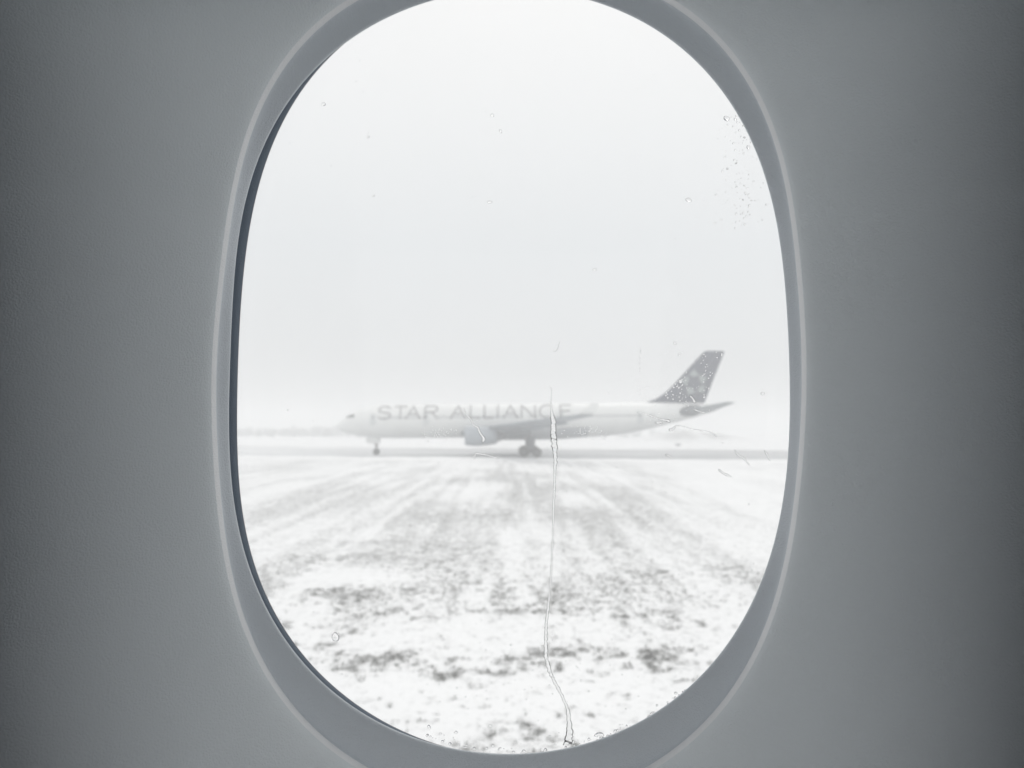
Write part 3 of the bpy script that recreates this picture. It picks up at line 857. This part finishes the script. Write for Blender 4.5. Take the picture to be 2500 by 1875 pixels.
wobj('water_streak', trail([(1347, 948, .8), (1345, 985, 1.2), (1347, 1010, 3), (1351, 1030, 6), (1351, 1060, 7), (1354, 1090, 6), (1356, 1115, 4.6), (1355, 1150, 3.0), (1352, 1220, 2.4), (1350, 1300, 1.9), (1346, 1390, 2.1), (1342, 1450, 1.9),
      (1334, 1520, 3.2), (1332, 1570, 4), (1333, 1605, 4.5), (1341, 1637, 4), (1354, 1665, 3.5), (1367, 1689, 3.5), (1378, 1712, 3), (1386, 1731, 3.5), (1389, 1757, 5), (1390, 1785, 7), (1389, 1806, 9), (1387, 1818, 11)], 0.155, 3.0, 1),
     'long thin run of water down the middle of the pane to its bottom edge', 'water streak')
TR = 'short water trails blown along the pane'
wobj('water_trail', trail([(1132, 996, 1.2), (1139, 1014, 1.4), (1149, 1023, 1.4), (1155, 1038, 1.6), (1166, 1043, 2), (1173, 1060, 2.6), (1182, 1071, 3.4), (1178, 1080, 4.2)], .5, 3, 2), 'crooked water trail running down over the near engine nacelle', 'water trail', TR)
wobj('water_trail', trail([(1555, 1005, 1), (1580, 1012, 1.2), (1606, 1022, 1.5), (1625, 1026, 2.4), (1637, 1029, 3)], .5, 3, 3), 'thin slanting water trail over the rear fuselage below the windows', 'water trail', TR)
wobj('water_trail', trail([(1598, 1031, 1.5), (1612, 1030, 2), (1618, 1037, 1.8), (1600, 1033, 1)], .5, 3, 4), 'small hooked water mark under the rear fuselage', 'water trail', TR)
wobj('water_trail', trail([(1632, 1048, 2.5), (1641, 1052, 3), (1650, 1038, 1.6), (1672, 1042, 1.1), (1690, 1048, 1.1), (1735, 1054, 1), (1750, 1066, 1.5)], .5, 3, 5), 'long wavering water trail below the tail cone over the snowy bank', 'water trail', TR)
wobj('water_trail', trail([(1684, 966, 3), (1690, 972, 2), (1694, 978, 3.2), (1697, 983, 3.5)], .5, 2.5, 6), 'bone shaped water mark at the foot of the tail fin', 'water trail', TR)
wobj('water_trail', trail([(1694, 1000, 1.4), (1706, 1004, 1.2), (1722, 1008, 1.5)], .5, 3, 7), 'short bright water dash on the tailplane root', 'water trail', TR)
wobj('water_trail', trail([(1793, 1098, 1.5), (1802, 1112, 2.2), (1815, 1118, 2.2), (1830, 1136, 1.4)], .5, 3, 8), 'forked water mark over the taxiway behind the tail', 'water trail', TR)
wobj('water_trail', trail([(1866, 1100, 2.4), (1872, 1108, 2), (1880, 1126, 1)], .5, 3, 9), 'tapering water mark over the taxiway nearest the window edge', 'water trail', TR)
wobj('water_trail', trail([(1158, 1122, 1.2), (1161, 1106, 1.6), (1170, 1108, 1), (1190, 1111, .9), (1218, 1120, .9)], .5, 3, 10), 'thin water arc over the taxiway edge below the engine', 'water trail', TR)
wobj('water_trail', trail([(1754, 1146, 2), (1766, 1156, 2.6), (1786, 1164, 1.8)], .5, 3, 11), 'faint slanting smear of water over the furrowed snow near the taxiway', 'water trail', TR)
wobj('water_trail', trail([(1624, 1110, 2.4), (1632, 1112, 2), (1645, 1121, 1)], .5, 3, 12), 'small water comma over the taxiway below the tail', 'water trail', TR)
wobj('water_trail', trail([(1366, 834, .8), (1363, 850, 1.1), (1356, 859, 1.2), (1350, 857, .8)], .5, 3, 13), 'hook shaped water hair high above the fuselage lettering', 'water trail', TR)

DR = 'water drops on the outer pane'
big = [(819, 1555, 8.5, 12, 'largest round drop low on the pane, dark capped, above the lower frame curve'),
 (1774, 289, 7, 7, 'largest grey drop of the cluster in the upper corner farthest from the dark frame'),
 (1795, 291, 4, 3.5, 'flattish drop beside the largest grey drop of the upper corner cluster'),
 (1827, 359, 5, 4.5, 'ragged drop touching the pane edge below the upper corner cluster'),
 (1681, 488, 7.5, 5, 'crescent drop lying lowest in the sky above the tail'),
 (1195, 493, 6, 4, 'crescent drop in the sky straight above the fuselage lettering'),
 (1222, 320, 4, 5, 'lower of two small ringed drops high in the sky'),
 (1202, 281, 4, 4.5, 'upper of two small ringed drops high in the sky'),
 (790, 254, 5.5, 4.5, 'faint crescent drop high beside the dark frame curve'),
 (899, 334, 3.4, 3.4, 'tiny round grey drop high in the sky on the nose side'),
 (912, 478, 3.4, 2.6, 'tiny oval drop in the sky above the cockpit'),
 (1452, 658, 5, 3.2, 'lone oval drop in the middle of the sky'),
 (1659, 865, 3.5, 4.2, 'dark comma drop just ahead of the tail fin'),
 (1648, 838, 3.6, 4, 'dark hooked drop above and ahead of the tail fin'),
 (1862, 961, 4.5, 4, 'grey drop in the sky between the tail fin and window edge'),
 (1463, 1794, 13, 6, 'wide dark drop lying on the bottom edge beside the streak foot'),
 (1047, 1775, 5, 5, 'heart shaped drop near the bottom on the nose side of the streak'),
 (1113, 1788, 4.5, 3.5, 'dark bean drop near the bottom edge nearer the streak'),
 (1197, 1772, 5, 3.6, 'dark drop close to the streak foot above the puddle'),
 (1661, 931, 4, 5.5, 'brightest round drop in front of the fin leading edge')]
for (x, y, a, b, lab) in big:
    wobj('water_drop', cap(x, y, a, b, 0.95 if a > 8 else 0.6, 22, 7, 0.12), lab, 'water drop', DR)

# fine spray: everything too small to pick out
fine = []
FINX = [(877, 527), (842, 605), (793, 655), (750, 655), (858, 668), (672, 738), (712, 752), (797, 752), (755, 790), (733, 806), (788, 832), (878, 808), (600, 872), (612, 768), (538, 860), (505, 898), (626, 932), (494, 950), (524, 986), (628, 1015),
        (757, 905), (738, 978), (755, 1045), (862, 978), (866, 1055), (1183, 297), (1142, 352), (1225, 420), (1228, 492), (1197, 556), (1175, 582), (1280, 630), (1312, 580), (1190, 698), (1196, 855), (1198, 935), (1198, 980), (1197, 193), (1225, 228),
        (1522, 185), (1522, 215), (1420, 150), (830, 1125), (905, 1137), (1030, 1160), (1298, 1222), (1283, 820), (640, 800), (706, 778), (1248, 376)]
for a, b in FINX: fine.append((1560 + a / 7.542, 840 + b / 7.542, random.uniform(1.4, 2.3)))
for _ in range(150):     # round the fin and wing root
    fine.append((random.gauss(1650, 60), random.gauss(955, 45), random.uniform(.6, 1.2)))
for _ in range(46): fine.append((random.gauss(1428, 24), random.gauss(1052, 8), random.uniform(.7, 1.6)))
for _ in range(40): fine.append((random.gauss(1070, 26), random.gauss(1056, 7), random.uniform(.7, 1.5)))
for _ in range(150): fine.append((random.gauss(1815, 28), random.uniform(280, 560), random.uniform(.9, 2.6)))
for _ in range(260): fine.append((random.uniform(640, 1860), random.uniform(120, 1700), random.uniform(.6, 1.7)))
for _ in range(120): fine.append((random.uniform(1050, 1560), random.uniform(1560, 1830), random.uniform(.7, 2.2)))
for k in range(70):
    a = R(random.uniform(256, 300)); r0 = float(r_fr(np.array([a]))[0]) - 9 - abs(random.gauss(0, 6))
    fine.append((C0[0] + r0 * math.cos(a), C0[1] - r0 * math.sin(a), random.uniform(1.2, 4.0)))
for _ in range(26): fine.append((1563 + random.gauss(0, 1), random.uniform(850, 915), random.uniform(.7, 1.4)))
v = []; f = []
for (x, y, r_) in fine:
    dx, dy = x - C0[0], -(y - C0[1]); a = math.atan2(dy, dx)
    if math.hypot(dx, dy) > float(r_fr(np.array([a]))[0]) - 6: continue
    cv, cf = cap(x, y, r_ * random.uniform(.8, 1.3), r_ * random.uniform(.8, 1.4), 0.6 if r_ > 1.32 and 1600 < x < 1780 and y > 850 else 0.32, 8, 3)
    b0 = len(v); v += cv; f += [tuple(q + b0 for q in t) for t in cf]
o = fixn(obj('water_spray', v, f, wm, None, True))
tag(o, 'fine specks of spray scattered over the outer pane', 'spray', kind='stuff')

# seats either side of the window place and the bin overhead: unseen blockers added to shade the wall
fabric = mat('blocker fabric', (0.055, 0.06, 0.075), 0.9, 0.2, 40, bump=0.4, bscale=400)
shell_m = mat('blocker shell', (0.16, 0.165, 0.175), 0.5, 0.05, 10)
def wbox(u0, u1, v0, v1, w0, w1, r=0.02, seg=5):
    """rounded box in the wall frame, local to the window seat"""
    v = []; f = []
    # rounded in the u-w plane, extruded along v with softened ends
    out_ = []
    for (cx_, cz_, a0) in ((u1 - r, w1 - r, 0), (u0 + r, w1 - r, 90), (u0 + r, w0 + r, 180), (u1 - r, w0 + r, 270)):
        for k in range(seg + 1):
            a = R(a0 + 90 * k / seg); out_.append((cx_ + r * math.cos(a), cz_ + r * math.sin(a)))
    n = len(out_); cx_, cz_ = (u0 + u1) / 2, (w0 + w1) / 2
    levels = [(v0, r), (v0 + r * .3, r * .3), (v0 + r, 0), (v1 - r, 0), (v1 - r * .3, r * .3), (v1, r)]
    for (vv_, ins) in levels:
        for (a, b) in out_:
            ku = 1 - ins / ((u1 - u0) / 2); kw = 1 - ins / ((w1 - w0) / 2)
            v.append((cx_ + (a - cx_) * ku, vv_, cz_ + (b - cz_) * kw))
    for q in range(len(levels) - 1):
        for k in range(n): f.append((q * n + k, q * n + (k + 1) % n, (q + 1) * n + (k + 1) % n, (q + 1) * n + k))
    f.append(tuple(range(n))[::-1]); f.append(tuple((len(levels) - 1) * n + k for k in range(n)))
    return v, f
def wprof(poly, v0, v1, r):
    n = len(poly); cu = sum(p[0] for p in poly) / n; cw = sum(p[1] for p in poly) / n
    if sum(poly[k][0] * poly[(k + 1) % n][1] - poly[(k + 1) % n][0] * poly[k][1] for k in range(n)) > 0: poly = poly[::-1]
    v = []; f = []
    for vv_, k_ in ((v0, .94), (v0 + r * .4, .985), (v0 + r, 1), (v1 - r, 1), (v1 - r * .4, .985), (v1, .94)):
        v += [(cu + (a - cu) * k_, vv_, cw + (b_ - cw) * k_) for a, b_ in poly]
    for q in range(5):
        for k in range(n): f.append((q * n + k, q * n + (k + 1) % n, (q + 1) * n + (k + 1) % n, (q + 1) * n + k))
    f.append(tuple(range(n))[::-1]); f.append(tuple(5 * n + k for k in range(n)))
    return v, f
def cabin_empty(name, u, v, w):
    o = empty(name); o.matrix_world = CM @ Matrix.Translation((u, v, -(WALL_D - w))); return o
BLOCK_G, BLOCK_H0, BLOCK_H1 = 0.205, 0.099, 0.44  # gap and depth of the seat blockers, set to shade the wall
for sg, lab in ((-1, 'unseen seat blocker added ahead of the window to shade the wall'), (1, 'unseen seat blocker added behind the window to shade the wall')):
    st = cabin_empty('seat_blocker', sg * (BLOCK_G + .07), -0.2, BLOCK_H0)
    def sb(u0, u1, *r): return (u0, u1) + r if sg > 0 else (-u1, -u0) + r
    S0 = BLOCK_G + .07
    prof = [(BLOCK_G + .004, 0.0), (.152, .090), (.146, .105), (.146, .215), (.152, .232), (.170, .240), (.36, .245), (.40, .235), (.41, .215), (.41, 0.0)]  # slanted wedge, shaped so the wall darkens gradually towards its edges
    head = [(BLOCK_G + .012, .012), (.160, .092), (.152, .108), (.150, .200), (.160, .222), (.180, .230), (.36, .232), (.385, .21), (.39, .012)]
    obj('blocker_back', *wprof([(sg * (a_ - S0), b_) for a_, b_ in prof], -.75, .28, .012), fabric, st)
    obj('blocker_head', *wprof([(sg * (a_ - S0), b_) for a_, b_ in head], .287, .56, .02), fabric, st)
    obj('blocker_shell', *wbox(*sb(.142, .175, -.8, .52, -.005, .26, .014)), shell_m, st, True)
    tag(st, lab, 'seat blocker', 'unseen blockers either side of the cabin window')
b = cabin_empty('bin_blocker', 0, 0.212, 0.103)  # unseen bin added low to darken the top corners of the wall
obj('bin_blocker_body', *wbox(-.9, .9, -.05, .34, 0.0, .42, .015), wall_m, b, True)
obj('bin_blocker_door', *wbox(-.9, .9, -.03, .30, .425, .445, .009), shell_m, b, True)
tag(b, 'unseen bin blocker added above the window to shade the wall', 'bin blocker')

room = mat('cabin lining', (0.22, 0.23, 0.25), 0.7, 0.05, 3)
def cabin_part(name, u0, u1, v0, v1, w0, w1):
    o = cabin_empty('tmp', 0, 0, 0); M_ = o.matrix_world.copy(); bpy.data.objects.remove(o)
    q = obj(name, *wbox(u0, u1, v0, v1, w0, w1, .01, 2), room); q.matrix_world = M_
    tag(q, kind='structure'); return q
bpy.context.view_layer.update()
cabin_part('cabin_ceiling', -.82, .82, 1.25, 1.29, 0.04, 1.25)
cabin_part('cabin_floor', -.82, .82, -1.34, -1.3, 0.04, 1.25)
cabin_part('side_blocker', -.86, -.83, -1.3, 1.25, 0.04, 1.25)  # unseen side walls added to block light from the wall edges
cabin_part('side_blocker', .83, .86, -1.3, 1.25, 0.04, 1.25)
